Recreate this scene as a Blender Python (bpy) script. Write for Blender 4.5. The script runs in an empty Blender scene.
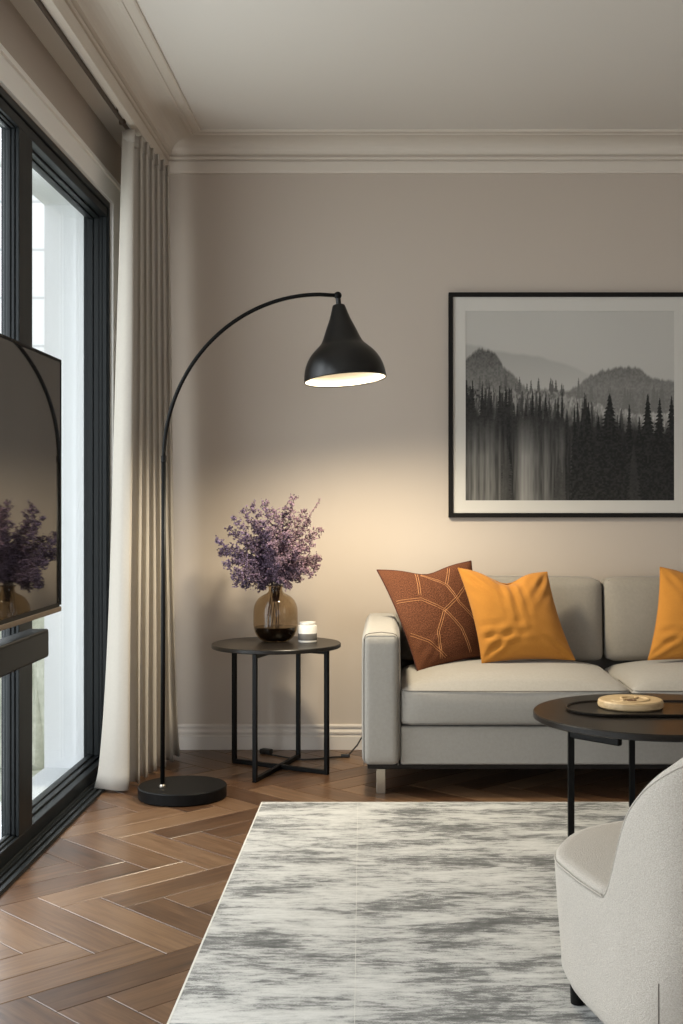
import bpy, bmesh, math, random
import numpy as np
from mathutils import Vector, Matrix
random.seed(7)
rng = np.random.default_rng(11)
PI = math.pi
F, CX, CY, H = 1260.0, 389.0, 503.0, 1.15
def pt(x, y, Y):
    """photo point (x, y) on the plane at depth Y, in metres"""
    return Vector(((x-CX)*Y/F, Y, H-(y-CY)*Y/F))
def gp(x, y):
    Y = F*H/(y-CY)
    return Vector(((x-CX)*Y/F, Y, 0))

# ------------------------------------------------------------------ materials
def lin(c):
    return tuple(((v/255)/12.92 if v/255 <= .04045 else ((v/255+.055)/1.055)**2.4) for v in c)
def mat(name, col, rough=.6, metal=0, spec=.5, srgb=False):
    m = bpy.data.materials.new(name); m.use_nodes = True
    b = m.node_tree.nodes['Principled BSDF']
    c = lin(col) if srgb else col
    b.inputs['Base Color'].default_value = (*c, 1)
    b.inputs['Roughness'].default_value = rough
    b.inputs['Metallic'].default_value = metal
    b.inputs['Specular IOR Level'].default_value = spec
    m['bsdf'] = 1
    return m
def N(m, t, **kw):
    n = m.node_tree.nodes.new(t)
    for k, v in kw.items():
        if k.startswith('i_'):
            n.inputs[k[2:].replace('_', ' ')].default_value = v
        else:
            setattr(n, k, v)
    return n
def L(m, a, b): m.node_tree.links.new(a, b)
def B(m): return m.node_tree.nodes['Principled BSDF']
def ramp(m, fac, stops, interp='LINEAR'):
    r = N(m, 'ShaderNodeValToRGB'); r.color_ramp.interpolation = interp
    e = r.color_ramp.elements
    while len(e) < len(stops): e.new(.5)
    for k, (p, c) in enumerate(stops):
        e[k].position = p; e[k].color = (*c, 1) if len(c) == 3 else c
    L(m, fac, r.inputs['Fac']); return r
def coords(m, scale=(1, 1, 1), kind='Object'):
    t = N(m, 'ShaderNodeTexCoord'); mp = N(m, 'ShaderNodeMapping'); mp.inputs['Scale'].default_value = scale
    L(m, t.outputs[kind], mp.inputs['Vector']); return mp.outputs['Vector']
def bump(m, height, strength=.3, dist=.002):
    b = N(m, 'ShaderNodeBump'); b.inputs['Strength'].default_value = strength; b.inputs['Distance'].default_value = dist
    L(m, height, b.inputs['Height']); L(m, b.outputs['Normal'], B(m).inputs['Normal']); return b
def fabric(name, col, scale=900, strength=.35, var=.08, rough=.95, dist=.001, big=.12):
    m = mat(name, col, rough, spec=.15)
    v = coords(m)
    w1 = N(m, 'ShaderNodeTexNoise', i_Scale=scale, i_Detail=2.0); L(m, v, w1.inputs['Vector'])
    w2 = N(m, 'ShaderNodeTexNoise', i_Scale=scale*big, i_Detail=3.0); L(m, v, w2.inputs['Vector'])
    a = N(m, 'ShaderNodeMath', operation='ADD'); L(m, w1.outputs['Fac'], a.inputs[0]); L(m, w2.outputs['Fac'], a.inputs[1])
    h = N(m, 'ShaderNodeMath', operation='MULTIPLY'); h.inputs[1].default_value = .5; L(m, a.outputs[0], h.inputs[0])
    c0 = tuple(x*(1-var) for x in col); c1 = tuple(min(1, x*(1+var)) for x in col)
    r = ramp(m, h.outputs[0], [(.3, c0), (.7, c1)]); L(m, r.outputs['Color'], B(m).inputs['Base Color'])
    bump(m, h.outputs[0], strength, dist)
    B(m).inputs['Sheen Weight'].default_value = .12
    return m

def wallmat(name, col, rough=.85):
    m = mat(name, col, rough, spec=.25)
    v = coords(m); n = N(m, 'ShaderNodeTexNoise', i_Scale=220.0, i_Detail=3.0); L(m, v, n.inputs['Vector'])
    bump(m, n.outputs['Fac'], .06, .001); return m
M = {}
M['wall'] = wallmat('beige wall paint', (.49, .42, .355))
M['ceil'] = wallmat('ceiling paint', (.68, .635, .58))
M['trim'] = wallmat('trim paint', (.62, .555, .48), .6)
M['casing'] = wallmat('casing paint', (.86, .83, .78), .6)
M['skirt'] = wallmat('skirting paint', (.60, .54, .48), .5)
M['frame'] = mat('dark grey aluminium', (.011, .013, .014), .42, spec=.18)
M['black'] = mat('matt black metal', (.0045, .0042, .004), .45, spec=.13)
M['shade'] = mat('satin black enamel', (.0065, .006, .0055), .34, spec=.38)
M['blackwood'] = mat('black stained wood', (.018, .014, .012), .34, spec=.22)
v = coords(M['blackwood'], (4, 60, 60)); n = N(M['blackwood'], 'ShaderNodeTexNoise', i_Scale=3.0, i_Detail=5.0); L(M['blackwood'], v, n.inputs['Vector'])
r = ramp(M['blackwood'], n.outputs['Fac'], [(.3, (.008, .0065, .0055)), (.7, (.017, .0135, .011))]); L(M['blackwood'], r.outputs['Color'], B(M['blackwood']).inputs['Base Color'])
bump(M['blackwood'], n.outputs['Fac'], .08, .001)
M['shade_in'] = mat('cream enamel', (.66, .60, .50), .7, spec=.05)
M['steel'] = mat('brushed steel', (.42, .38, .32), .32, 1)
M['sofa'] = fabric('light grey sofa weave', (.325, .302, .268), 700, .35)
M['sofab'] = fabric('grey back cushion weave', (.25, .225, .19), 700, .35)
M['piping'] = fabric('grey piping', (.16, .14, .12), 700, .2)
M['orange'] = fabric('mustard orange cotton', (.43, .180, .030), 900, .25, .05)
M['boucle'] = fabric('cream boucle', (.42, .38, .33), 420, 1.0, .22, dist=.003, big=.8)
M['curtain'] = fabric('cream curtain linen', (.50, .46, .405), 800, .15, .04)
nt = M['curtain'].node_tree
tr = N(M['curtain'], 'ShaderNodeBsdfTranslucent'); tr.inputs['Color'].default_value = (.66, .60, .5, 1)
mx = N(M['curtain'], 'ShaderNodeMixShader'); mx.inputs['Fac'].default_value = .15
L(M['curtain'], B(M['curtain']).outputs[0], mx.inputs[1]); L(M['curtain'], tr.outputs[0], mx.inputs[2])
L(M['curtain'], mx.outputs[0], nt.nodes['Material Output'].inputs['Surface'])
M['white'] = mat('white ceramic', (.74, .71, .66), .3)
M['greyband'] = mat('grey glaze', (.13, .12, .11), .5)
M['ext'] = wallmat('white exterior render', (.80, .81, .82))
M['sill'] = mat('pale stone sill', (.62, .64, .65), .6)
M['cord'] = mat('black rubber cord', (.012, .010, .009), .5)
M['bezel'] = mat('brushed bronze bezel', (.20, .155, .115), .35, .7)
M['speaker'] = mat('black speaker plastic', (.006, .0062, .0065), .42, spec=.1)
M['screen'] = mat('glossy dark screen', (.006, .0055, .005), .03, spec=.5)
B(M['screen']).inputs['IOR'].default_value = 1.5
M['twig'] = mat('brown twig', (.035, .018, .018), .7)
M['track'] = mat('bronze curtain track', (.10, .075, .055), .4, .5)
def glassmat(name, tint, gl=.06, ior=1.45, rough=.02):
    m = bpy.data.materials.new(name); m.use_nodes = True; nt = m.node_tree; nt.nodes.remove(nt.nodes['Principled BSDF'])
    t = N(m, 'ShaderNodeBsdfTransparent'); t.inputs['Color'].default_value = (*tint, 1)
    g = N(m, 'ShaderNodeBsdfGlossy'); g.inputs['Roughness'].default_value = rough
    fr = N(m, 'ShaderNodeFresnel'); ge = N(m, 'ShaderNodeNewGeometry'); io = N(m, 'ShaderNodeMix', data_type='FLOAT')
    io.inputs[2].default_value = ior; io.inputs[3].default_value = 1/ior; L(m, ge.outputs['Backfacing'], io.inputs[0]); L(m, io.outputs[0], fr.inputs['IOR'])
    x = N(m, 'ShaderNodeMixShader'); L(m, fr.outputs[0], x.inputs['Fac']); L(m, t.outputs[0], x.inputs[1]); L(m, g.outputs[0], x.inputs[2])
    L(m, x.outputs[0], nt.nodes['Material Output'].inputs['Surface']); return m
M['pane'] = glassmat('window glass', (.97, .985, .985), ior=1.12)
M['vase'] = glassmat('smoky brown glass', (.74, .64, .50), ior=1.4)
M['water'] = mat('dark water', (.010, .006, .004), .08)

# wood floor
m = mat('walnut herringbone', (.2, .1, .06), .31, spec=.42); M['floor'] = m
at = N(m, 'ShaderNodeAttribute', attribute_name='tone'); uv = N(m, 'ShaderNodeUVMap', uv_map='grain')
mp = N(m, 'ShaderNodeMapping'); mp.inputs['Scale'].default_value = (1.0, 14, 1); L(m, uv.outputs[0], mp.inputs['Vector'])
n1 = N(m, 'ShaderNodeTexNoise', i_Scale=3.2, i_Detail=7.0, i_Roughness=.62, i_Distortion=.6); L(m, mp.outputs[0], n1.inputs['Vector'])
mp2 = N(m, 'ShaderNodeMapping'); mp2.inputs['Scale'].default_value = (5, 150, 1); L(m, uv.outputs[0], mp2.inputs['Vector'])
n2 = N(m, 'ShaderNodeTexNoise', i_Scale=1.0, i_Detail=5.0, i_Roughness=.7); L(m, mp2.outputs[0], n2.inputs['Vector'])
s1 = N(m, 'ShaderNodeMath', operation='MULTIPLY_ADD'); s1.inputs[1].default_value = .70; L(m, n1.outputs['Fac'], s1.inputs[0])
s2 = N(m, 'ShaderNodeMath', operation='MULTIPLY_ADD'); s2.inputs[1].default_value = .42; L(m, n2.outputs['Fac'], s2.inputs[0])
s0 = N(m, 'ShaderNodeMath', operation='MULTIPLY'); s0.inputs[1].default_value = .34; L(m, at.outputs['Fac'], s0.inputs[0])
L(m, s0.outputs[0], s2.inputs[2]); L(m, s2.outputs[0], s1.inputs[2])
r = ramp(m, s1.outputs[0], [(.38, (.015, .006, .003)), (.54, (.058, .026, .0115)), (.72, (.108, .054, .026)), (.95, (.19, .108, .057))])
L(m, r.outputs['Color'], B(m).inputs['Base Color']); bump(m, n2.outputs['Fac'], .12, .0006)
M['gap'] = mat('floor joint', (.03, .016, .01), .8)

# rug
m = mat('abstract grey rug', (.5, .5, .48), .95, spec=.1); M['rug'] = m
def nz(sc, scale, detail=5.0, rough=.6, dist=0.0, off=0.0):
    t = N(m, 'ShaderNodeTexCoord'); q = N(m, 'ShaderNodeMapping'); q.inputs['Scale'].default_value = sc; q.inputs['Location'].default_value = (off, off*.7, 0)
    L(m, t.outputs['Object'], q.inputs['Vector'])
    n = N(m, 'ShaderNodeTexNoise', i_Scale=scale, i_Detail=detail, i_Roughness=rough, i_Distortion=dist); L(m, q.outputs[0], n.inputs['Vector']); return n
a = nz((1.5, 4.2, 1), 1.6, 10.0, .74, .2, 3.1)
b = nz((7.0, 30, 1), 2.0, 6.0, .7, .2, 8.0)
c = nz((55, 150, 1), 4.0, 2.0, .6, 0, 0)
x1 = N(m, 'ShaderNodeMath', operation='MULTIPLY_ADD'); x1.inputs[1].default_value = .46; L(m, b.outputs['Fac'], x1.inputs[0]); L(m, a.outputs['Fac'], x1.inputs[2])
x2 = N(m, 'ShaderNodeMath', operation='MULTIPLY_ADD'); x2.inputs[1].default_value = .24; L(m, c.outputs['Fac'], x2.inputs[0]); L(m, x1.outputs[0], x2.inputs[2])
r = ramp(m, x2.outputs[0], [(.70, (.12, .119, .114)), (.775, (.19, .189, .182)), (.812, (.255, .252, .243)), (.835, (.39, .385, .368)), (.90, (.50, .49, .465)), (.98, (.58, .57, .54))])
L(m, r.outputs['Color'], B(m).inputs['Base Color']); bump(m, c.outputs['Fac'], .4, .002)
M['rugline'] = mat('rug seam', (.62, .60, .55), .95)
# patterned rust pillow
m = mat('rust woven pattern', (.2, .06, .03), .9, spec=.15); M['rust'] = m
uvn = N(m, 'ShaderNodeUVMap', uv_map='UVMap')
def stripe(ax, ay, freq, w, off=0.0):
    d = N(m, 'ShaderNodeVectorMath', operation='DOT_PRODUCT'); d.inputs[1].default_value = (ax*freq, ay*freq, 0); L(m, uvn.outputs[0], d.inputs[0])
    o = N(m, 'ShaderNodeMath', operation='ADD'); o.inputs[1].default_value = off; L(m, d.outputs['Value'], o.inputs[0])
    f = N(m, 'ShaderNodeMath', operation='FRACT'); L(m, o.outputs[0], f.inputs[0])
    g = N(m, 'ShaderNodeMath', operation='SUBTRACT'); g.inputs[1].default_value = .5; L(m, f.outputs[0], g.inputs[0])
    h = N(m, 'ShaderNodeMath', operation='ABSOLUTE'); L(m, g.outputs[0], h.inputs[0])
    # two thin parallel threads
    k = N(m, 'ShaderNodeMath', operation='SUBTRACT'); k.inputs[1].default_value = w*2.0; L(m, h.outputs[0], k.inputs[0])
    k2 = N(m, 'ShaderNodeMath', operation='ABSOLUTE'); L(m, k.outputs[0], k2.inputs[0])
    l = N(m, 'ShaderNodeMath', operation='LESS_THAN'); l.inputs[1].default_value = w*.45; L(m, k2.outputs[0], l.inputs[0]); return l.outputs[0]
ck = N(m, 'ShaderNodeTexNoise', i_Scale=130.0, i_Detail=1.0); L(m, uvn.outputs[0], ck.inputs['Vector'])
ws = N(m, 'ShaderNodeTexWave', wave_type='BANDS'); ws.inputs['Scale'].default_value = 34; L(m, uvn.outputs[0], ws.inputs['Vector'])
ad = N(m, 'ShaderNodeMath', operation='MULTIPLY_ADD'); ad.inputs[1].default_value = .18; L(m, ws.outputs['Fac'], ad.inputs[0]); L(m, ck.outputs['Fac'], ad.inputs[2])
r = ramp(m, ad.outputs[0], [(.42, (.045, .016, .008)), (.78, (.195, .072, .034))]); L(m, r.outputs['Color'], B(m).inputs['Base Color']); bump(m, ad.outputs[0], .4, .001)
M['thread'] = mat('orange thread', (.50, .23, .09), .8)
M['rustpipe'] = fabric('dark rust piping', (.06, .018, .012), 700, .2)
# pale wood
m = mat('pale carved wood', (.62, .43, .22), .5); M['pale'] = m
v = coords(m, (3, 30, 30)); n = N(m, 'ShaderNodeTexNoise', i_Scale=3.0, i_Detail=5.0); L(m, v, n.inputs['Vector'])
r = ramp(m, n.outputs['Fac'], [(.3, (.42, .29, .15)), (.7, (.56, .41, .23))]); L(m, r.outputs['Color'], B(m).inputs['Base Color'])
# blossom
def vcol_mat(name, attr, rough=.8):
    m = mat(name, (.5, .5, .5), rough, spec=.2); a = N(m, 'ShaderNodeAttribute', attribute_name=attr); L(m, a.outputs['Color'], B(m).inputs['Base Color']); return m
M['blossom'] = vcol_mat('lilac blossom', 'Col')
bm_ = M['blossom']; tb = N(bm_, 'ShaderNodeBsdfTranslucent'); xb = N(bm_, 'ShaderNodeMixShader'); xb.inputs['Fac'].default_value = .6
L(bm_, B(bm_).inputs['Base Color'].links[0].from_socket, tb.inputs['Color']); L(bm_, B(bm_).outputs[0], xb.inputs[1]); L(bm_, tb.outputs[0], xb.inputs[2])
L(bm_, xb.outputs[0], bm_.node_tree.nodes['Material Output'].inputs['Surface'])
M['print'] = vcol_mat('photographic print', 'Col', .55)
M['mount'] = mat('picture mount card', (.56, .53, .48), .8)
M['picframe'] = mat('black picture frame', (.008, .007, .006), .5, spec=.12)
m = mat('white brick', (.86, .87, .87), .8); M['brick'] = m
br = N(m, 'ShaderNodeTexBrick'); br.inputs['Color1'].default_value = (.90, .90, .89, 1); br.inputs['Color2'].default_value = (.86, .87, .87, 1); br.inputs['Mortar'].default_value = (.62, .63, .64, 1)
br.inputs['Scale'].default_value = 1.0; br.inputs['Brick Width'].default_value = .9; br.inputs['Row Height'].default_value = .42; br.inputs['Mortar Size'].default_value = .012
t = N(m, 'ShaderNodeTexCoord'); q = N(m, 'ShaderNodeSeparateXYZ'); w = N(m, 'ShaderNodeCombineXYZ'); L(m, t.outputs['Object'], q.inputs[0]); L(m, q.outputs['X'], w.inputs['X']); L(m, q.outputs['Z'], w.inputs['Y']); L(m, w.outputs[0], br.inputs['Vector'])
L(m, br.outputs['Color'], B(m).inputs['Base Color'])
m = mat('pale hedge leaves', (.3, .33, .2), .8); M['hedge'] = m
v = coords(m); n = N(m, 'ShaderNodeTexNoise', i_Scale=9.0, i_Detail=6.0, i_Roughness=.7); L(m, v, n.inputs['Vector'])
r = ramp(m, n.outputs['Fac'], [(.3, (.40, .42, .34)), (.55, (.60, .61, .52)), (.75, (.78, .78, .70))]); L(m, r.outputs['Color'], B(m).inputs['Base Color'])
m = mat('gravel ground', (.5, .5, .45), .9); M['gravel'] = m
n = N(m, 'ShaderNodeTexNoise', i_Scale=12.0, i_Detail=6.0); L(m, coords(m), n.inputs['Vector'])
r = ramp(m, n.outputs['Fac'], [(.3, (.36, .38, .28)), (.7, (.62, .62, .54))]); L(m, r.outputs['Color'], B(m).inputs['Base Color'])

# ------------------------------------------------------------------ helpers
COL = bpy.context.scene.collection
def link(name, me, material, parent=None, smooth=False, loc=None):
    o = bpy.data.objects.new(name, me); COL.objects.link(o)
    for mm in (material if isinstance(material, (list, tuple)) else [material]):
        me.materials.append(mm)
    if smooth:
        for p in me.polygons: p.use_smooth = True
    if parent is not None:
        o.parent = parent
        o.matrix_parent_inverse = Matrix.Translation(-parent.location)
    return o
def pyd(name, verts, faces, material, parent=None, smooth=False):
    me = bpy.data.meshes.new(name); me.from_pydata([tuple(v) for v in verts], [], faces); me.update()
    return link(name, me, material, parent, smooth)
def bmobj(name, bm, material, parent=None, smooth=False, recalc=True):
    if recalc: bmesh.ops.recalc_face_normals(bm, faces=bm.faces)
    me = bpy.data.meshes.new(name); bm.to_mesh(me); bm.free()
    return link(name, me, material, parent, smooth)
def bevel(o, w, seg=3):
    b = o.modifiers.new('bevel', 'BEVEL'); b.width = w; b.segments = seg; b.limit_method = 'ANGLE'; b.angle_limit = math.radians(40)
    for p in o.data.polygons: p.use_smooth = True
    wn = o.modifiers.new('wn', 'WEIGHTED_NORMAL'); wn.keep_sharp = True
    return o
def add_box(bm, a, b, rotz=0, about=None):
    x0, y0, z0 = a; x1, y1, z1 = b
    vs = [Vector(p) for p in ((x0,y0,z0),(x1,y0,z0),(x1,y1,z0),(x0,y1,z0),(x0,y0,z1),(x1,y0,z1),(x1,y1,z1),(x0,y1,z1))]
    if rotz:
        R = Matrix.Rotation(rotz, 3, 'Z'); c = Vector(about); vs = [R@(v-c)+c for v in vs]
    vs = [bm.verts.new(v) for v in vs]
    for f in ((0,3,2,1),(4,5,6,7),(0,1,5,4),(1,2,6,5),(2,3,7,6),(3,0,4,7)): bm.faces.new([vs[i] for i in f])
def box(name, a, b, material, parent=None, bev=0, seg=3, rotz=0, about=None):
    bm = bmesh.new(); add_box(bm, a, b, rotz, about)
    o = bmobj(name, bm, material, parent)
    if bev: bevel(o, bev, seg)
    return o
def bar(bm, p, q, w, h):
    """flat bar between p and q: w across (horizontal), h upward"""
    p, q = Vector(p), Vector(q); d = (q-p).normalized()
    up = Vector((0,0,1)) if abs(d.z) < .9 else Vector((0,1,0))
    s = d.cross(up).normalized(); u = s.cross(d).normalized()
    vs = []
    for c in (p, q):
        for i, j in ((-1,-1),(1,-1),(1,1),(-1,1)): vs.append(bm.verts.new(c+s*w/2*i+u*h/2*j))
    for f in ((3,2,1,0),(4,5,6,7),(0,1,5,4),(1,2,6,5),(2,3,7,6),(3,0,4,7)): bm.faces.new([vs[i] for i in f])
def tube_data(pts, r, seg=10, closed=False):
    pts = [Vector(p) for p in pts]; n = len(pts); vs, fs = [], []
    rr = r if hasattr(r, '__len__') else [r]*n
    prev = None
    for i, p in enumerate(pts):
        if closed: d = pts[(i+1) % n]-pts[(i-1) % n]
        else: d = pts[min(i+1, n-1)]-pts[max(i-1, 0)]
        d.normalize()
        if prev is None:
            u = d.cross(Vector((0,0,1)));
            if u.length < .1: u = d.cross(Vector((0,1,0)))
        else: u = prev-d*prev.dot(d)
        u.normalize(); prev = u; w = d.cross(u)
        for k in range(seg):
            a = 2*PI*k/seg; vs.append(p+(u*math.cos(a)+w*math.sin(a))*rr[i])
    m = n if closed else n-1
    for i in range(m):
        for k in range(seg):
            a = i*seg+k; b = i*seg+(k+1) % seg; j = ((i+1) % n)*seg
            fs.append((a, b, j+(k+1) % seg, j+k))
    if not closed:
        fs.append(tuple(range(seg))[::-1]); fs.append(tuple((n-1)*seg+k for k in range(seg)))
    return vs, fs
def tube(name, pts, r, material, parent=None, seg=12, closed=False):
    v, f = tube_data(pts, r, seg, closed); return pyd(name, v, f, material, parent, True)
def lathe(name, prof, c, material, parent=None, seg=64, smooth=True, mats=None):
    vs, fs = [], []; n = len(prof)
    for k in range(seg):
        a = 2*PI*k/seg
        for (r, z) in prof: vs.append((c[0]+r*math.cos(a), c[1]+r*math.sin(a), c[2]+z))
    for k in range(seg):
        k2 = (k+1) % seg
        for i in range(n-1): fs.append((k*n+i, k2*n+i, k2*n+i+1, k*n+i+1))
    bm = bmesh.new(); bv = [bm.verts.new(v) for v in vs]
    for f in fs: bm.faces.new([bv[i] for i in f])
    bmesh.ops.remove_doubles(bm, verts=bm.verts, dist=1e-6)
    bmesh.ops.dissolve_degenerate(bm, edges=bm.edges, dist=1e-7)
    o = bmobj(name, bm, material, parent, smooth)
    if smooth:
        e = o.modifiers.new('es', 'EDGE_SPLIT'); e.split_angle = math.radians(35)
    return o
def thing(name, label, cat, loc=(0,0,0), group=None):
    o = bpy.data.objects.new(name, None); COL.objects.link(o); o.location = loc; o.empty_display_size = .1
    tag(o, label, cat, group); return o
def tag(o, label, cat, group=None):
    o['label'] = label; o['category'] = cat
    if group: o['group'] = group
    return o
def struct(o): o['kind'] = 'structure'; return o
def sweep(name, prof, path, material, parent=None):
    """profile (offset to the right of travel, z) swept along a horizontal path with mitred corners"""
    n = len(path); vs, fs = [], []; P = [Vector((p[0], p[1], 0)) for p in path]; k = len(prof)
    for i, p in enumerate(P):
        d1 = (P[i]-P[i-1]).normalized() if i else (P[1]-P[0]).normalized()
        d2 = (P[i+1]-P[i]).normalized() if i < n-1 else d1
        n1 = Vector((d1.y, -d1.x, 0)); n2 = Vector((d2.y, -d2.x, 0)); mm = (n1+n2).normalized(); mm /= mm.dot(n1)
        for (o, z) in prof: vs.append(p+mm*o+Vector((0,0,z)))
    for i in range(n-1):
        for j in range(k):
            a = i*k+j; b = i*k+(j+1) % k; fs.append((a, b, b+k, a+k))
    fs.append(tuple(range(k))[::-1]); fs.append(tuple((n-1)*k+j for j in range(k)))
    bm = bmesh.new(); bv = [bm.verts.new(v) for v in vs]
    for f in fs: bm.faces.new([bv[i] for i in f])
    return bmobj(name, bm, material, parent)

# ------------------------------------------------------------------ room
YB, XL, XR, YR, ZC = 5.89, -1.20, 4.5, -3.0, 2.84
struct(box('wall_back', (XL-.3, YB, -.05), (XR+.2, YB+.2, 3.1), M['wall']))
struct(box('wall_right', (XR, YR, -.05), (XR+.2, YB, 3.1), M['wall']))
bm = bmesh.new()      # rear wall (behind the camera) with a wide opening added to let in fill light
add_box(bm, (XL-.28, YR-.2, -.05), (.2, YR, 3.1)); add_box(bm, (4.1, YR-.2, -.05), (XR+.2, YR, 3.1))
add_box(bm, (.2, YR-.2, -.05), (4.1, YR, .3)); add_box(bm, (.2, YR-.2, 2.55), (4.1, YR, 3.1))
struct(bmobj('wall_rear', bm, M['wall']))
struct(box('ceiling', (-1.045, YR, ZC), (XR, YB, ZC+.25), M['ceil']))
bm = bmesh.new(); add_box(bm, (XL-.28, YR, 2.74), (-1.045, YB, 3.09))
struct(bmobj('ceiling_curtain_recess', bm, M['ceil']))
WY0, WY1, WZ = .15, 5.42, 2.44
bm = bmesh.new()
add_box(bm, (XL-.28, WY1, -.05), (XL, YB, 2.74)); add_box(bm, (XL-.28, YR, -.05), (XL, WY0, 2.74)); add_box(bm, (XL-.28, WY0, WZ), (XL, WY1, 2.74))
struct(bmobj('wall_left', bm, M['wall']))
# casing over and beside the window
bm = bmesh.new()
add_box(bm, (XL, WY0-.12, WZ+.001), (XL+.014, WY1+.15, WZ+.085)); add_box(bm, (XL, WY0-.14, WZ+.085), (XL+.024, WY1+.17, WZ+.098)); add_box(bm, (XL, WY0-.14, WZ+.098), (XL+.014, WY1+.165, WZ+.115))
add_box(bm, (XL, WY1+.001, 0), (XL+.014, WY1+.13, WZ+.001)); add_box(bm, (XL, WY1+.13, 0), (XL+.022, WY1+.15, WZ+.001))
add_box(bm, (XL, WY0-.13, 0), (XL+.014, WY0, WZ+.001))
struct(bmobj('trim_1', bm, M['casing']))
# exterior skin of the reveal
bm = bmesh.new()
add_box(bm, (XL-.28, WY1-.01, -.3), (XL-.1065, 6.6, 2.9)); add_box(bm, (XL-.141, WY1-.026, .012), (XL-.107, WY1-.01, 2.42)); add_box(bm, (XL-.28, WY0-2, 2.43), (XL-.1065, WY1-.01, 3.3)); add_box(bm, (XL-.31, YR, -.3), (XL-.14, WY0, 2.43))
struct(bmobj('wall_exterior', bm, M['ext']))
struct(box('trim_2', (XL-.28, WY0, -.3), (XL-.107, WY1-.01, .012), M['sill']))

# cornice
cp = [(0, 2.688), (.014, 2.688), (.017, 2.700), (.017, 2.741), (.008, 2.7435), (.008, 2.7485), (.020, 2.7505), (.024, 2.755), (.024, 2.760), (.014, 2.7625), (.014, 2.767),
      (.026, 2.770), (.034, 2.774)]
for k in range(0, 9):
    a = k/8*PI/2; cp.append((.034+.098*(1-math.cos(a)), 2.776+.054*math.sin(a)))
cp += [(.137, 2.828), (.150, 2.828), (.153, 2.832), (.188, 2.830), (.194, 2.834), (.194, 2.845), (0, 2.845)]
struct(sweep('trim_3', cp, [(-1.045, YR), (-1.045, YB), (XR, YB)], M['trim']))
struct(box('trim_4', (-1.060, YR, 2.688), (-1.045, YB, 2.74), M['trim']))
bp = [(0, 0), (.020, 0), (.020, .062), (.011, .066), (.011, .072), (.018, .076), (.018, .084), (.008, .092), (.008, .100), (.013, .103), (.013, .111), (.006, .117), (0, .117)]
struct(sweep('baseboard_back', bp, [(XL, YB), (XR, YB)], M['skirt']))
struct(sweep('baseboard_right', bp, [(XR, YB), (XR, YR)], M['skirt']))

# ------------------------------------------------------------------ floor (herringbone)
def floor():
    W, Ln = .130, 4; s = math.sqrt(.5)
    vs, fs, tone, uvs = [], [], [], []
    ox, oy = -.66, 4.41
    g = .0007; bv = .0022; dz = .0014
    def emit(u0, v0, du, dv):
        c = (u0+du/2, v0+dv/2)
        wx = (c[0]+c[1])*s*W+ox; wy = (c[0]-c[1])*s*W+oy
        if not (XL-.4 < wx < XR+.4 and YR-.4 < wy < YB+.4): return
        t = random.random(); off = random.random()*50; base = len(vs)
        a0, a1, b0, b1 = u0*W+g, (u0+du)*W-g, v0*W+g, (v0+dv)*W-g
        for (e, z) in ((0, -dz), (bv, 0)):
            for (p, q) in ((a0+e, b0+e), (a1-e, b0+e), (a1-e, b1-e), (a0+e, b1-e)):
                vs.append(((p+q)*s+ox, (p-q)*s+oy, z))
        P = [(a0, b0), (a1, b0), (a1, b1), (a0, b1)]*2
        P = P[:4]+[(a0+bv, b0+bv), (a1-bv, b0+bv), (a1-bv, b1-bv), (a0+bv, b1-bv)]
        for f in ((7,6,5,4), (4,5,1,0), (5,6,2,1), (6,7,3,2), (7,4,0,3)):
            fs.append(tuple(base+i for i in f)); tone.append(t)
            for i in f:
                p, q = P[i]
                uvs.append(((p if du > dv else q)+off, (q if du > dv else p)+off*.37))
    R = 110
    for i in range(-R, R):
        for j in range(-R, R):
            if (i-j) % (2*Ln) == 0: emit(i, j, Ln, 1)
            if (i-j) % (2*Ln) == 2*Ln-1: emit(i, j, 1, Ln)
    me = bpy.data.meshes.new('floor'); me.from_pydata(vs, [], fs); me.update()
    u = me.uv_layers.new(name='grain'); u.data.foreach_set('uv', np.array(uvs, dtype=np.float32).ravel())
    a = me.attributes.new('tone', 'FLOAT', 'FACE'); a.data.foreach_set('value', np.array(tone, dtype=np.float32))
    # clip to the room
    bm = bmesh.new(); bm.from_mesh(me)
    for co, no in (((XL, 0, 0), (-1, 0, 0)), ((XR, 0, 0), (1, 0, 0)), ((0, YR, 0), (0, -1, 0)), ((0, YB, 0), (0, 1, 0))):
        geo = bm.verts[:]+bm.edges[:]+bm.faces[:]
        bmesh.ops.bisect_plane(bm, geom=geo, plane_co=co, plane_no=no, clear_outer=True)
    bm.to_mesh(me); bm.free()
    return link('floor', me, M['floor'])
struct(floor())
struct(box('floor_underlay', (XL-.15, YR, -.12), (XR, YB, -.0012), M['gap']))

# ------------------------------------------------------------------ window
def ring(bm, x0, x1, y0, y1, z0, z1, w, wb=None):
    wb = w if wb is None else wb
    add_box(bm, (x0, y0, z0), (x1, y1, z0+wb)); add_box(bm, (x0, y0, z1-w), (x1, y1, z1))
    add_box(bm, (x0, y0, z0+wb), (x1, y0+w, z1-w)); add_box(bm, (x0, y1-w, z0+wb), (x1, y1, z1-w))
win = bpy.data.objects.new('window_1', None); COL.objects.link(win); win.location = (XL, WY0, 0); struct(win)
bm = bmesh.new()
ring(bm, -1.225, -1.200, WY0, WY1, 0.004, WZ, .026, .010)
ring(bm, -1.262, -1.225, WY0, WY1, 0.004, WZ, .038, .014)
ring(bm, -1.306, -1.262, WY0, WY1, 0.004, WZ, .030, .016)
o = bmobj('window_frame', bm, M['frame'], win); bevel(o, .003, 2)
bm = bmesh.new()      # floor track with grooves
add_box(bm, (-1.200, WY0, 0.0005), (-1.135, WY1+.1, .004))
for x in (-1.199, -1.176, -1.150): add_box(bm, (x, WY0, .0005), (x+.013, WY1+.1, .012))
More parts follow.
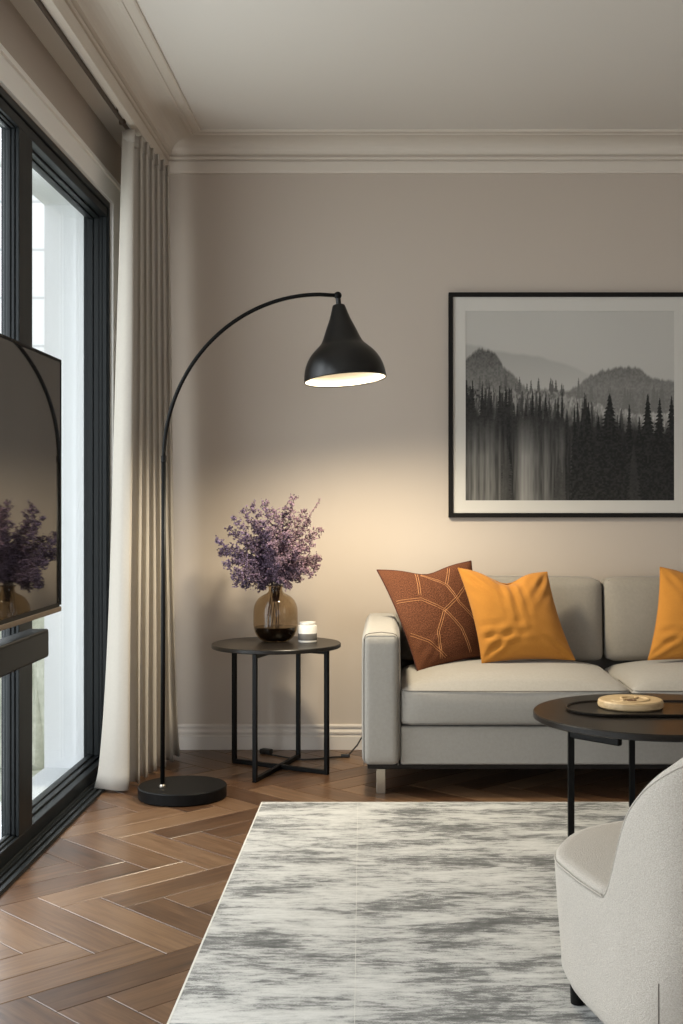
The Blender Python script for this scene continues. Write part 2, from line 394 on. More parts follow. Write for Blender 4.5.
o = bmobj('floor_track', bm, M['frame'], win); bevel(o, .0015, 2)
mulls = [(4.105, 4.262), (2.78, 2.937), (1.45, 1.607)]
edges = [WY0]+[v for mm in mulls[::-1] for v in mm]+[WY1]
bays = [(edges[i], edges[i+1]) for i in range(0, 8, 2)]
for k, (a, b) in enumerate(bays):
    lo = a-.0815 if k else a+.024; hi = b+.0815 if k < 3 else b-.024
    z0, z1 = .016, WZ-.030
    wl = a-lo if k else .045; wh = hi-b if k < 3 else .045
    bm = bmesh.new()
    def sash_ring(x0, x1, ins):
        ll = 4.236 if (k == 3 and x1 < -1.261) else lo
        add_box(bm, (x0, ll, z0), (x1, hi, .062+ins)); add_box(bm, (x0, ll, z1-.034-ins), (x1, hi, z1))
        add_box(bm, (x0, ll, .062+ins), (x1, (a if k else a+.036)+ins, z1-.034-ins)); add_box(bm, (x0, (b if k < 3 else b-.034)-ins, .062+ins), (x1, hi, z1-.034-ins))
    if k == 3: sash_ring(-1.238, -1.206, 0); sash_ring(-1.262, -1.238, .008); sash_ring(-1.285, -1.262, .014); sash_ring(-1.304, -1.285, .003); xg = -1.300
    else: sash_ring(-1.218, -1.205, 0); sash_ring(-1.230, -1.218, .006); sash_ring(-1.244, -1.230, .011); sash_ring(-1.256, -1.244, .003); xg = -1.251
    s = bmobj('sash', bm, M['frame'], win); bevel(s, .0025, 2)
    box('pane', (xg-.003, (a if k else a+.036)+.002, .066), (xg+.003, (b if k < 3 else b-.034)-.002, z1-.04), M['pane'], s)

# ------------------------------------------------------------------ outside
ext = box('neighbouring_building', (-14, 11, -.6), (-2.5, 19, 9), M['brick'])
tag(ext, 'white brick building seen far outside through the glass', 'building')
bm = bmesh.new()
bmesh.ops.create_grid(bm, x_segments=90, y_segments=40, size=1)
def hedge():
    vs, fs = [], []; nu, nv = 140, 40
    for i in range(nu+1):
        for j in range(nv+1):
            x = -9+7.0*i/nu; s_ = j/nv
            ang = PI*s_
            y = 8.6-.55*math.cos(ang)*(1 if True else 0); z = -.55+1.75*math.sin(ang)**.45
            d = .10*math.sin(x*9+j*.8)*math.sin(j*1.7+x*3)+random.uniform(-.06, .06)
            vs.append((x, y-d, z+d*.7))
    for i in range(nu):
        for j in range(nv):
            a = i*(nv+1)+j; fs.append((a, a+nv+1, a+nv+2, a+1))
    return pyd('hedge', vs, fs, M['hedge'])
bm.free()
tag(hedge(), 'pale green hedge outside below the white building', 'hedge')
struct(box('ground_outside', (-16, -8, -.7), (-1.50, 20, -.55), M['gravel']))

# ------------------------------------------------------------------ curtain
def curtain():
    t = thing('curtain', 'cream pleated floor-length curtain gathered beside the window', 'curtain', (-1.05, 5.35, 0))
    # zigzag of points from the near edge to the corner: (x_bottom, y_bottom)
    nf = 6
    bot, top = [(-1.176, 5.025)], [(-1.088, 5.135)]
    bot += [(-1.10, 4.985), (-1.035, 5.01)]; top += [(-1.055, 5.118), (-1.037, 5.13)]
    for k in range(nf):
        f = (k+.5)/nf; g = (k+1)/nf
        yb = 5.03+.66*f; yt = 5.14+.54*f
        depth_b = (.085, .06, .075, .05, .06, .04)[k]; depth_t = (.040, .030, .036, .026, .03, .02)[k]
        rb = -1.030+.088*g; rt = -1.030+.040*g
        bot += [(rb-depth_b-.008, yb-.006), (rb-depth_b, yb+.026), (rb-.026, 5.03+.66*g-.012), (rb-.006, 5.03+.66*g-.030), (rb+.001, 5.03+.66*g-.012)]
        top += [(rt-depth_t-.004, yt-.006), (rt-depth_t, yt+.020), (rt-.016, 5.14+.54*g-.010), (rt-.004, 5.14+.54*g-.022), (rt+.0005, 5.14+.54*g-.008)]
    def cr(P, n=7):
        out = []
        for i in range(len(P)-1):
            p0 = P[max(i-1, 0)]; p1 = P[i]; p2 = P[i+1]; p3 = P[min(i+2, len(P)-1)]
            for s in range(n):
                u = s/n
                out.append(tuple(.5*((2*p1[c])+(-p0[c]+p2[c])*u+(2*p0[c]-5*p1[c]+4*p2[c]-p3[c])*u*u+(-p0[c]+3*p1[c]-3*p2[c]+p3[c])*u**3) for c in (0, 1)))
        out.append(P[-1]); return out
    b2, t2 = cr(bot), cr(top); n = len(b2); rows = 48; z0, z1 = .012, 2.665
    vs, fs = [], []
    for j in range(rows+1):
        v = j/rows; z = z0+(z1-z0)*v
        e = v**.55          # widens mostly towards the hem
        for i in range(n):
            w = .004*math.sin(i*.21+v*7)*(1-v)
            x = b2[i][0]*(1-e)+t2[i][0]*e+w; y = b2[i][1]*(1-e)+t2[i][1]*e+w*.5
            vs.append((x, y, z+(.003*math.sin(i*.4) if j == 0 else 0)))
    for j in range(rows):
        for i in range(n-1): a = j*n+i; fs.append((a, a+1, a+n+1, a+n))
    o = pyd('curtain_fabric', vs, fs, M['curtain'], t, True)
    sd = o.modifiers.new('s', 'SOLIDIFY'); sd.thickness = .0025
    # heading tape along the top
    vs, fs = [], []
    for j, z in enumerate((2.618, 2.668)):
        for i in range(n): vs.append((t2[i][0]+.003, t2[i][1]-.003, z))
    for i in range(n-1): fs.append((i, i+1, n+i+1, n+i))
    h = pyd('heading_tape', vs, fs, M['curtain'], t, True); sd = h.modifiers.new('s', 'SOLIDIFY'); sd.thickness = .002
    for k in range(nf):
        g = (k+.5)/nf; y = 5.14+.54*g; x = -1.045+.03*g
        tube('curtain_hook', [(x, y, 2.66), (x-.003, y, 2.672), (x-.006, y, 2.684)], .0018, M['steel'], t, 6)
curtain()
tr = thing('curtain_track', 'thin bronze curtain track running above the tall window', 'curtain track', (-1.079, 2.5, 2.69))
tube('rail', [(-1.079, -1.0, 2.692), (-1.079, 5.12, 2.692), (-1.075, 5.72, 2.692)], .0085, M['track'], tr)
lathe('end_cap', [(0, -.012), (.013, -.010), (.015, 0), (.013, .010), (0, .012)], (-1.079, 5.10, 2.692), M['track'], tr, 16)
for y in (.2, 1.4, 2.6, 3.8, 5.0):
    tube('bracket', [(-1.079, y, 2.692), (-1.079, y, 2.741)], .005, M['track'], tr, 8)

# ------------------------------------------------------------------ television
tv = thing('television', 'large flat television with a glossy dark screen in front of the window', 'television', (-1.10, 3.44, .8))
ty0, ty1, tz0, tz1 = 2.68, 4.15, .794, 1.621
o = box('housing', (-1.112, ty0, tz0), (-1.0835, ty1, tz1), M['black'], tv, .004)
box('screen', (-1.0835, ty0+.012, tz0+.030), (-1.0800, ty1-.012, tz1-.010), M['screen'], tv)
bm = bmesh.new(); add_box(bm, (-1.0835, ty0, tz0), (-1.0785, ty1, tz0+.016)); o = bmobj('lower_bezel', bm, M['bezel'], tv); bevel(o, .0015, 2)
bm = bmesh.new(); add_box(bm, (-1.0835, ty0, tz1-.008), (-1.0788, ty1, tz1)); add_box(bm, (-1.0835, ty1-.010, tz0+.022), (-1.0788, ty1, tz1-.008)); add_box(bm, (-1.0835, ty0, tz0+.022), (-1.0788, ty0+.010, tz1-.008))
bmobj('frame_edge', bm, M['black'], tv)
sb = thing('soundbar', 'long black soundbar mounted just under the television', 'soundbar', (-1.08, 3.3, .70))
box('body', (-1.125, 2.85, .670), (-1.062, 3.935, .758), M['speaker'], sb, .006)
box('grille', (-1.0625, 2.87, .678), (-1.0605, 3.925, .750), mat('speaker cloth', (.010, .010, .010), .95), sb)
for y in (3.36, 3.50):
    lathe('button', [(0, 0), (.007, 0), (.007, .003), (0, .003)], (-1.09, y, .7575), M['black'], sb, 16)
pole = thing('television_stand', 'black floor-to-ceiling mounting pole behind the television', 'stand', (-1.148, 3.30, 0))
tube('pole', [(-1.148, 3.30, .012), (-1.148, 3.30, 2.735)], .014, M['black'], pole)
lathe('foot', [(0, .012), (.020, .012), (.020, .026), (0, .026)], (-1.148, 3.30, 0), M['black'], pole, 24)
lathe('top_plate', [(0, 2.722), (.035, 2.722), (.035, 2.739), (0, 2.739)], (-1.148, 3.30, 0), M['black'], pole, 24)
box('mounting_plate', (-1.140, 3.20, 1.10), (-1.112, 3.40, 1.32), M['black'], pole)
box('soundbar_bracket', (-1.140, 3.26, .69), (-1.125, 3.34, .74), M['black'], pole)

# ------------------------------------------------------------------ floor lamp
YL = 4.90
YS = 5.00; KS = YS/YL      # the arm swings a little towards the wall
lp = thing('floor_lamp', 'tall black arc floor lamp with a lit bell shade beside the curtain', 'floor lamp', (-.808, 4.93, 0))
lathe('base', [(0, 0.001), (.168, .001), (.172, .005), (.172, .044), (.169, .0475), (0, .0475)], (-.808, 4.93, 0), M['black'], lp, 96)
pb = Vector((-.879, 4.89, .0475))
lathe('collar', [(0, 0), (.013, 0), (.013, .006), (.0085, .012), (0, .012)], pb, M['steel'], lp, 24)
j = Vector((-.876, YL, 1.321))
tube('pole', [pb+Vector((0,0,.005)), j], .0088, M['black'], lp, 20)
lathe('pole_joint', [(0, -.014), (.0105, -.013), (.0105, .013), (0, .014)], j, M['black'], lp, 24)
a_ = Vector((-.268, YL, 1.961)); arc = []
for k in range(41):
    th = PI/2*k/40; arc.append(Vector((a_.x-(a_.x-j.x)*math.cos(th), YL, j.z+(a_.z-j.z)*math.sin(th))))
arc.append(Vector((-.205, YL, 1.957)))
for p in arc:
    f = (p.x-j.x)/(-.199-j.x); y_ = YL+(YS-YL)*f; k_ = y_/YL; p_ = (p.x*k_, y_, H+(p.z-H)*k_); p.x, p.y, p.z = p_
tube('arm', arc, .0078, M['black'], lp, 16)
hj = Vector((-.199*KS, YS, H+(1.957-H)*KS))
lathe('joint', [(.0155*math.sin(PI*k/12), -.0155*math.cos(PI*k/12)) for k in range(13)], hj, M['black'], lp, 24)
R = Matrix.Scale(KS, 4) @ Matrix.Rotation(math.radians(-5.2), 4, 'Y') @ Matrix.Rotation(math.radians(-4.0), 4, 'X')
def shade_pt(o):
    for vtx in o.data.vertices: vtx.co = (R @ vtx.co)+hj
op = [(.010, -.012), (.010, -.036), (.020, -.037), (.024, -.040), (.026, -.046), (.040, -.090), (.059, -.135), (.074, -.172), (.086, -.192), (.105, -.210), (.126, -.232), (.1425, -.258), (.1530, -.286), (.158, -.312), (.1595, -.330)]
inn = [(r-.003 if r > .03 else r*.85, z) for r, z in op[5:]][::-1]
def refine(P, n=3):
    out = []
    for i in range(len(P)-1):
        p0 = P[max(i-1, 0)]; p1 = P[i]; p2 = P[i+1]; p3 = P[min(i+2, len(P)-1)]
        for s in range(n):
            u = s/n; out.append(tuple(.5*((2*p1[c])+(-p0[c]+p2[c])*u+(2*p0[c]-5*p1[c]+4*p2[c]-p3[c])*u*u+(-p0[c]+3*p1[c]-3*p2[c]+p3[c])*u**3) for c in (0, 1)))
    out.append(P[-1]); return out
op2 = op[:4]+refine(op[4:])
o = lathe('lamp_shade', op2, (0, 0, 0), M['shade'], lp, 96); shade_pt(o)
ip = [(0, -.085), (.034, -.088)]+refine([(r, z) for r, z in [(q[0]-.0025, q[1]) for q in op[5:]]])
li = lathe('shade_lining', ip, (0, 0, 0), M['shade_in'], o, 96)
li.parent = o; li.matrix_parent_inverse = Matrix.Identity(4); li.matrix_parent_inverse = o.matrix_parent_inverse.inverted() @ o.matrix_parent_inverse
for vtx in li.data.vertices: vtx.co = (R @ vtx.co)+hj
rim = [(.1580*math.cos(2*PI*k/96), .1580*math.sin(2*PI*k/96), -.332) for k in range(96)]
o2 = tube('shade_rim', [(R@Vector(p))+hj for p in rim], .0022, M['black'], lp, 8, True)
bulbm = bpy.data.materials.new('warm bulb'); bulbm.use_nodes = True
bb = bulbm.node_tree.nodes['Principled BSDF']; bb.inputs['Emission Color'].default_value = (1, .80, .50, 1); bb.inputs['Emission Strength'].default_value = 2.2
o3 = lathe('bulb', [(0, .036)]+[(.030*math.sin(PI*k/12), .030*math.cos(PI*k/12)) for k in range(1, 12)]+[(0, -.030)], (0, 0, -.262), bulbm, lp, 24); shade_pt(o3)
o4 = lathe('bulb_socket', [(0, -.085), (.018, -.085), (.018, -.232), (0, -.232)], (0, 0, 0), M['white'], lp, 24); shade_pt(o4)
def bulb_light(kind, e, z, size):
    ld = bpy.data.lights.new('bulb_light', kind); ld.energy = e; ld.color = (1, .88, .66); ld.shadow_soft_size = size
    lo = bpy.data.objects.new('bulb_light', ld); COL.objects.link(lo); lo.location = (R@Vector((0, 0, z)))+hj; return lo
lo = bulb_light('POINT', .30, -.300, .02)
lo = bulb_light('SPOT', 104, -.316, .085); lo.data.spot_size = math.radians(171); lo.data.spot_blend = .60
lo.rotation_euler = R.to_euler()
LAMP = lo

# ------------------------------------------------------------------ side table
TC = Vector((-.486, 5.44, 0)); TZ = .546
st = thing('side_table', 'small round black side table with crossed flat metal feet', 'table', TC)
lathe('tabletop', [(0, TZ-.018), (.276, TZ-.018), (.2785, TZ-.015), (.2785, TZ-.003), (.276, TZ), (0, TZ)], TC, M['blackwood'], st, 96)
ft = [Vector((-.684, 5.575, 0)), Vector((-.5516, 5.185, 0)), Vector((-.4086, 5.675, 0)), Vector((-.264, 5.335, 0))]
for p, q in ((ft[0], ft[3]), (ft[1], ft[2])):
    d = (q-p).normalized()
    for e in (p, q):
        bm = bmesh.new(); bar(bm, e+Vector((0, 0, .0)), e+Vector((0, 0, TZ-.018)), .018, .018)
        R2 = Matrix.Rotation(math.atan2(d.y, d.x), 3, 'Z')
        for vtx in bm.verts: vtx.co = R2@(vtx.co-e)+e
        o = bmobj('leg', bm, M['black'], st); bevel(o, .0015, 2)
    bm = bmesh.new(); bar(bm, p+Vector((0,0,.0095))+d*.0085, q+Vector((0,0,.0095))-d*.0085, .018, .0186); o = bmobj('floor_bar', bm, M['black'], st); bevel(o, .0015, 2)
    bm = bmesh.new(); bar(bm, p+Vector((0,0,TZ-.0275))+d*.0085, q+Vector((0,0,TZ-.0275))-d*.0085, .018, .017); o = bmobj('top_bar', bm, M['black'], st)

# vase
VC = Vector((-.495, 5.50, TZ))
va = thing('vase', 'smoky brown glass bottle vase standing on the side table', 'vase', VC)
vp = [(0, .0005), (.045, .0005), (.058, .004), (.072, .014), (.084, .030), (.092, .048), (.0965, .070), (.0972, .100), (.0965, .130), (.093, .155), (.084, .176), (.070, .193), (.052, .204), (.038, .211), (.0315, .219), (.0300, .230), (.0320, .239), (.0355, .2425)]
g_ = refine(vp[1:], 3)
lathe('glass_body', [(0, .0005)]+g_, VC, M['vase'], va, 64)
lathe('glass_lip', [(.0355+.002*math.cos(2*PI*k/10), .2425+.002*math.sin(2*PI*k/10)) for k in range(11)], VC, mat('brown glass lip', (.10, .06, .035), .1), va, 64)
wp = [(max(r-.0035, 0), z+.003) for r, z in g_ if z < .062]
lathe('water', [(0, wp[0][1])]+wp+[(0, wp[-1][1])], VC, M['water'], va, 64)

# branches
TIPS = [(215,541.5),(234,519),(253,506),(265.6,505),(295,499.5),(321,530),(321,558),(301,577),(289,585),(259.5,587),(243,586),(235,582),(223.6,564),
        (275,512),(285,510),(243,512),(228,530),(310,522),(305,512),(312,545),(220,552),(232,574),(307,568),(270,530),(250,540),(290,535),(318,566),(312,572),(262,560),(282,560),(240,555),(300,552),(255,525),(272,545)]
def branch(k, tip, Yt, slender=False):
    long_ = k % 6 == 0 or slender
    base = VC+(Vector((random.uniform(-.055, .055), random.uniform(-.03, .03), .014)) if long_ else Vector((random.uniform(-.012, .012), random.uniform(-.012, .012), .175)))
    neck = VC+Vector((random.uniform(-.020, .020), random.uniform(-.020, .020), .235))
    T = pt(tip[0] if slender else 268+(tip[0]-268)*.95, tip[1], Yt)
    d = T-neck; up = Vector((0, 0, max(.07, d.length*.42)))
    P = []
    for s in range(5): P.append(base.lerp(neck, s/5)+Vector((0, 0, 0)))
    c1 = neck+up*.75; c2 = neck.lerp(T, .62)+Vector((0, 0, .05 if T.z < .95 else .02))
    for s in range(15):
        u = s/14; P.append(neck*(1-u)**3+c1*3*u*(1-u)**2+c2*3*u*u*(1-u)+T*u**3)
    nP = len(P); ob = None
    if slender: lab = 'longest thin blossoming twig, pointing to the upper right out of the brown glass vase'; grp = None
    else: lab = 'purple blossoming branch standing in the brown glass vase'; grp = 'purple branches in the vase'
    ob = thing('flowering_branch', lab, 'flower branch', base, grp)
    V, Fc = tube_data(P, [.0016*(1-.5*i/nP) for i in range(nP)], 6)
    # side twigs
    fl = []
    for i in range(8 if not slender else 9, nP):
        t = (i-7)/(nP-7)
        if slender:
            for _ in range(16): fl.append((P[i].lerp(P[i-1], random.random())+Vector((random.gauss(0, .0038), random.gauss(0, .0038), random.gauss(0, .0038))), .0036))
            continue
        for q in range(5):
            dirn = (P[i]-P[i-1]).normalized()
            side = Vector((random.gauss(0, 1), random.gauss(0, 1), random.gauss(0, .8))); side -= dirn*side.dot(dirn); side.normalize()
            ln = random.uniform(.022, .060)*(1.25-.85*t)
            e = P[i]+(side*.8+dirn*.55).normalized()*ln
            V2, F2 = tube_data([P[i], P[i].lerp(e, .5)+Vector((0, 0, .002)), e], .0008, 4)
            o_ = len(V); V += V2; Fc += [tuple(a+o_ for a in f) for f in F2]
            m_ = int(5+ln*200)
            for w in range(m_):
                u = random.uniform(.1, 1.05); fl.append((P[i].lerp(e, u)+Vector([random.gauss(0, .0045) for _ in range(3)]), random.uniform(.0032, .0058)))
    stem = pyd('stem', V, Fc, M['twig'], ob, True)
    OV = np.array([(1,0,0),(-1,0,0),(0,1,0),(0,-1,0),(0,0,1),(0,0,-1)], float); OF = np.array([(0,2,4),(2,1,4),(1,3,4),(3,0,4),(2,0,5),(1,2,5),(3,1,5),(0,3,5)])
    nv = len(fl); C = np.array([tuple(c) for c, _ in fl]); S = np.array([s for _, s in fl])
    A = rng.normal(size=(nv, 3, 3)); Q, _r = np.linalg.qr(A)
    sq = rng.uniform(.55, 1.15, size=(nv, 1, 3))
    VV = np.einsum('nij,nkj->nki', Q, OV[None]*sq)*S[:, None, None]+C[:, None, :]
    FF = (OF[None]+np.arange(nv)[:, None, None]*6).reshape(-1, 3)
    me = bpy.data.meshes.new('blossoms'); me.from_pydata(VV.reshape(-1, 3).tolist(), [], FF.tolist()); me.update()
    ca = me.color_attributes.new('Col', 'FLOAT_COLOR', 'POINT')
    f = np.clip((C[:, 0]+.72)/.42, 0, 1)[:, None]+rng.normal(0, .13, (nv, 1))
    f = np.clip(f, 0, 1); left = np.array([.215, .172, .262]); right = np.array([.32, .218, .245])
    cc = (left*(1-f)+right*f)*rng.uniform(.45, 1.45, (nv, 1))*1.25
    cc = np.repeat(np.concatenate([cc, np.ones((nv, 1))], 1), 6, 0)
    ca.data.foreach_set('color', cc.astype(np.float32).ravel())
    link('blossoms', me, M['blossom'], ob)
for k, tp in enumerate(TIPS):
    ang = random.uniform(-.13, .13) if k < 19 else (-.12 if k % 2 else .10)
    branch(k, tp, 5.50+ang)
branch(99, (320, 498.5), 5.50, True)

# jar
JC = Vector((-.354, 5.475, TZ))
jr = thing('ceramic_jar', 'small white lidded ceramic jar with a grey lower band', 'jar', JC)
lathe('jar_body', [(0, .0005), (.0385, .0005), (.0405, .003), (.041, .012), (.041, .070), (.0395, .073), (.034, .0745), (0, .0745)], JC, M['white'], jr)
lathe('grey_band', [(.0411, .010), (.0416, .011), (.0416, .038), (.0411, .039), (.0405, .030), (.0411, .010)], JC, M['greyband'], jr)
lathe('lid', [(0, .0745), (.033, .0745), (.0345, .077), (.0355, .084), (.0345, .0875), (.031, .0875), (.030, .085), (0, .085)], JC, M['white'], jr)

# cord on the floor behind the table
cd = thing('power_cord', 'thin black power cord lying on the floor behind the side table', 'cord', gp(300, 757))
cpts = []
for (x, y, z) in ((268, 755.0, .004), (276, 756.5, .004), (290, 759.0, .004), (303, 760.5, .004), (318, 759.8, .004), (333, 758, .004), (344, 757.6, .004)):
    g = gp(x, y); cpts.append((g.x, g.y, z))
tube('cable', refine3(cpts) if 'refine3' in globals() else cpts, .0035, M['cord'], cd, 8)
g0 = gp(344, 757.6); 
tube('cable', [(g0.x+.015, g0.y, .006), (-.17, 5.73, .02), (-.145, 5.75, .045), (-.125, 5.78, .075), (-.10, 5.82, .085)], .0035, M['cord'], cd, 8)
bm = bmesh.new(); bar(bm, (g0.x-.014, g0.y+.002, .0085), (g0.x+.026, g0.y-.001, .0085), .018, .015); o = bmobj('inline_switch', bm, M['cord'], cd); bevel(o, .003, 2)
g1 = gp(265, 754.2); bm = bmesh.new(); bar(bm, (g1.x-.02, g1.y+.02, .0125), (g1.x+.03, g1.y-.01, .0125), .035, .023); o = bmobj('plug', bm, M['cord'], cd); bevel(o, .006, 2)

# ------------------------------------------------------------------ picture
PX0, PX1, PZ0, PZ1, PY = (448.3-CX)/213.9, (692-CX)/213.9, H-(517.4-CY)/213.9, H-(293.3-CY)/213.9, YB-.001
pc = thing('framed_picture', 'black framed misty forest photograph hanging above the sofa', 'picture', ((PX0+PX1)/2, PY, (PZ0+PZ1)/2))
bm = bmesh.new(); fw = .021
add_box(bm, (PX0, PY-.03, PZ1-fw), (PX1, PY, PZ1)); add_box(bm, (PX0, PY-.03, PZ0), (PX1, PY, PZ0+fw)); add_box(bm, (PX0, PY-.03, PZ0+fw), (PX0+fw, PY, PZ1-fw)); add_box(bm, (PX1-fw, PY-.03, PZ0+fw), (PX1, PY, PZ1-fw))
o = bmobj('picture_frame', bm, M['picframe'], pc); bevel(o, .0015, 2)
AX0, AX1, AZ0, AZ1 = (465.6-CX)*(YB-.02)/F, (674.2-CX)*(YB-.02)/F, H-(500.4-CY)*(YB-.02)/F, H-(311-CY)*(YB-.02)/F
bm = bmesh.new(); y0 = PY-.020
add_box(bm, (PX0+fw, y0, AZ1), (PX1-fw, PY-.004, PZ1-fw)); add_box(bm, (PX0+fw, y0, PZ0+fw), (PX1-fw, PY-.004, AZ0)); add_box(bm, (PX0+fw, y0, AZ0), (AX0, PY-.004, AZ1)); add_box(bm, (AX1, y0, AZ0), (PX1-fw, PY-.004, AZ1))
bmobj('mount', bm, M['mount'], pc)
def art():
    nx, ny = 376, 340
    x = np.linspace(96, 659, nx)[None, :]*np.ones((ny, 1)); y = np.linspace(622, 111, ny)[:, None]*np.ones((1, nx))
    def smooth1(n, cells, seed):
        r_ = np.random.default_rng(seed); p = r_.uniform(-1, 1, cells+2); t = np.linspace(0, cells, n); i = t.astype(int); f = t-i; f = f*f*(3-2*f); return p[i]*(1-f)+p[i+1]*f
    def noise2(cx_, cy_, seed):
        r_ = np.random.default_rng(seed); p = r_.uniform(-1, 1, (cy_+2, cx_+2)); tx = np.linspace(0, cx_, nx); ty = np.linspace(0, cy_, ny)
        ix, iy = tx.astype(int), ty.astype(int); fx, fy = tx-ix, ty-iy; fx = fx*fx*(3-2*fx); fy = fy*fy*(3-2*fy)
        a = p[iy][:, ix]; b = p[iy][:, ix+1]; c = p[iy+1][:, ix]; d = p[iy+1][:, ix+1]
        return (a*(1-fx)+b*fx)*(1-fy)[:, None]+(c*(1-fx)+d*fx)*fy[:, None]
    xs = x[0]
    img = .455+.012*noise2(4, 3, 1)
    def over(top, col, soft=3.0, alpha=1.0):
        nonlocal img
        m_ = np.clip((y-top[None, :])/soft, 0, 1)*alpha; img = img*(1-m_)+col*m_
    # far ridges
    top = np.interp(xs, [96, 130, 180, 300, 400, 440, 500], [197, 200, 216, 230, 262, 285, 330])+2*smooth1(nx, 40, 2)
    over(top, .36+.0008*np.clip(y-230, 0, 90), 9)
    top = np.interp(xs, [370, 400, 430, 460, 510, 560, 600, 659], [330, 308, 283, 268, 257, 260, 288, 297])+4*smooth1(nx, 60, 3)+3*smooth1(nx, 140, 33)
    over(top, .150+.0011*np.clip(y-270, 0, 110)+.035*noise2(150, 110, 4), 8)
    top = np.interp(xs, [96, 115, 135, 165, 185, 205, 235, 270], [236, 218, 211, 215, 236, 262, 288, 320])+4*smooth1(nx, 50, 5)+3*smooth1(nx, 150, 6)
    over(top, .088+.0009*np.clip(y-215, 0, 110)+.035*noise2(150, 120, 7), 9)
    # distant spruce row
    def spire(cx_, tip, base, w, col, seed, alpha=1):
        nonlocal img
        r_ = np.random.default_rng(seed); h = np.clip((y-tip)/(base-tip), 0, 1)
        jag = .55+.45*np.abs(((y-tip)/(4+.03*(base-tip))) % 1.0)+.25*noise2(40, 110, seed)
        half = w*(h**.85)*jag+.5
        m_ = ((np.abs(x-cx_) < half) & (y > tip)).astype(float)*alpha
        img = img*(1-m_)+(col+.012*noise2(120, 120, seed+1))*m_
    r_ = np.random.default_rng(12)
    for _ in range(46):
        cx_ = r_.uniform(96, 659); t_ = np.interp(cx_, [96, 250, 400, 520, 659], [288, 296, 300, 330, 308])+r_.uniform(-12, 12)
        spire(cx_, t_, t_+80, r_.uniform(7, 13), .11+.05*(cx_ > 400), int(r_.integers(1e6)))
    # mid slope with pale frosted trees
    top = np.interp(xs, [96, 200, 330, 400, 480, 560, 659], [312, 318, 330, 345, 372, 385, 380])+7*smooth1(nx, 90, 9)
    over(top, np.clip(.11+.11*np.clip(noise2(150, 40, 10), -.5, 1)+.10*noise2(260, 110, 14)+.00045*(x-96), .02, .5), 5)
    for _ in range(60):
        cx_ = r_.uniform(140, 520); t_ = np.interp(cx_, [96, 300, 520], [300, 325, 368])+r_.uniform(0, 30)
        spire(cx_, t_, t_+60, r_.uniform(5, 9), r_.choice([.26, .20, .05, .035]), int(r_.integers(1e6)), .8)
    # dark belt
    g = np.clip((y-345-.10*(x-96)+14*noise2(60, 30, 16))/45, 0, 1); img = img*(1-g)+(.030+.012*noise2(200, 60, 15))*g
    for _ in range(40):
        cx_ = r_.uniform(96, 430); t_ = 318+.12*(cx_-96)+r_.uniform(-25, 28)
        spire(cx_, t_, t_+90, r_.uniform(6, 10), .025, int(r_.integers(1e6)))
    # streaked falling water, lower left
    st_ = .5+.5*smooth1(nx, 26, 20)[None, :]; st2 = smooth1(nx, 110, 21)[None, :]
    env = np.clip((y-392)/110, 0, 1)*np.clip((415-x)/90, 0, 1)
    val = .03+.15*st_**1.5+.04*st2+.025*noise2(160, 14, 22)
    pale = np.exp(-((x-265)/26)**2)*.07+np.exp(-((x-352)/12)**2)*.08*np.clip((560-y)/100, 0, 1)+np.exp(-((x-140)/30)**2)*.07
    img = img*(1-env)+np.clip(val+pale, .015, .45)*env
    spire(350, 508, 660, 26, .05, 77, .85); spire(205, 455, 540, 16, .07, 78, .5)
    # dark foreground spruces on the right
    g = np.clip((x-392+12*noise2(10, 20, 30))/30, 0, 1)*np.clip((y-425)/45, 0, 1); img = img*(1-g)+(.017+.004*noise2(90, 60, 31))*g
    for cx_, t_, w in ((427, 356, 26), (485, 334, 52), (538, 362, 20), (588, 334, 34), (620, 345, 30), (652, 340, 30), (455, 392, 22), (565, 395, 22), (408, 402, 18), (513, 405, 20), (390, 365, 14)):
        spire(cx_, t_, t_+210, w, .018, int(cx_)+500)
    spire(550, 470, 640, 24, .045, 90, .5)
    img = np.clip(img, .012, .6)
    # quads
    X = AX0+(AX1-AX0)*np.linspace(0, 1, nx); Z = AZ0+(AZ1-AZ0)*np.linspace(0, 1, ny)
    V = np.stack([np.tile(X, ny), np.full(nx*ny, y0+.003), np.repeat(Z, nx)], 1)
    i = (np.arange(ny-1)[:, None]*nx+np.arange(nx-1)[None, :]).ravel()
    Fq = np.stack([i, i+1, i+nx+1, i+nx], 1)
    me = bpy.data.meshes.new('print'); me.from_pydata(V.tolist(), [], Fq.tolist()); me.update()
    ca = me.color_attributes.new('Col', 'FLOAT_COLOR', 'POINT')
    c = img.ravel()[:, None]*np.array([[1.05, 1.0, .91]]); ca.data.foreach_set('color', np.concatenate([c, np.ones((len(c), 1))], 1).astype(np.float32).ravel())
    return link('print', me, M['print'], pc)
art()

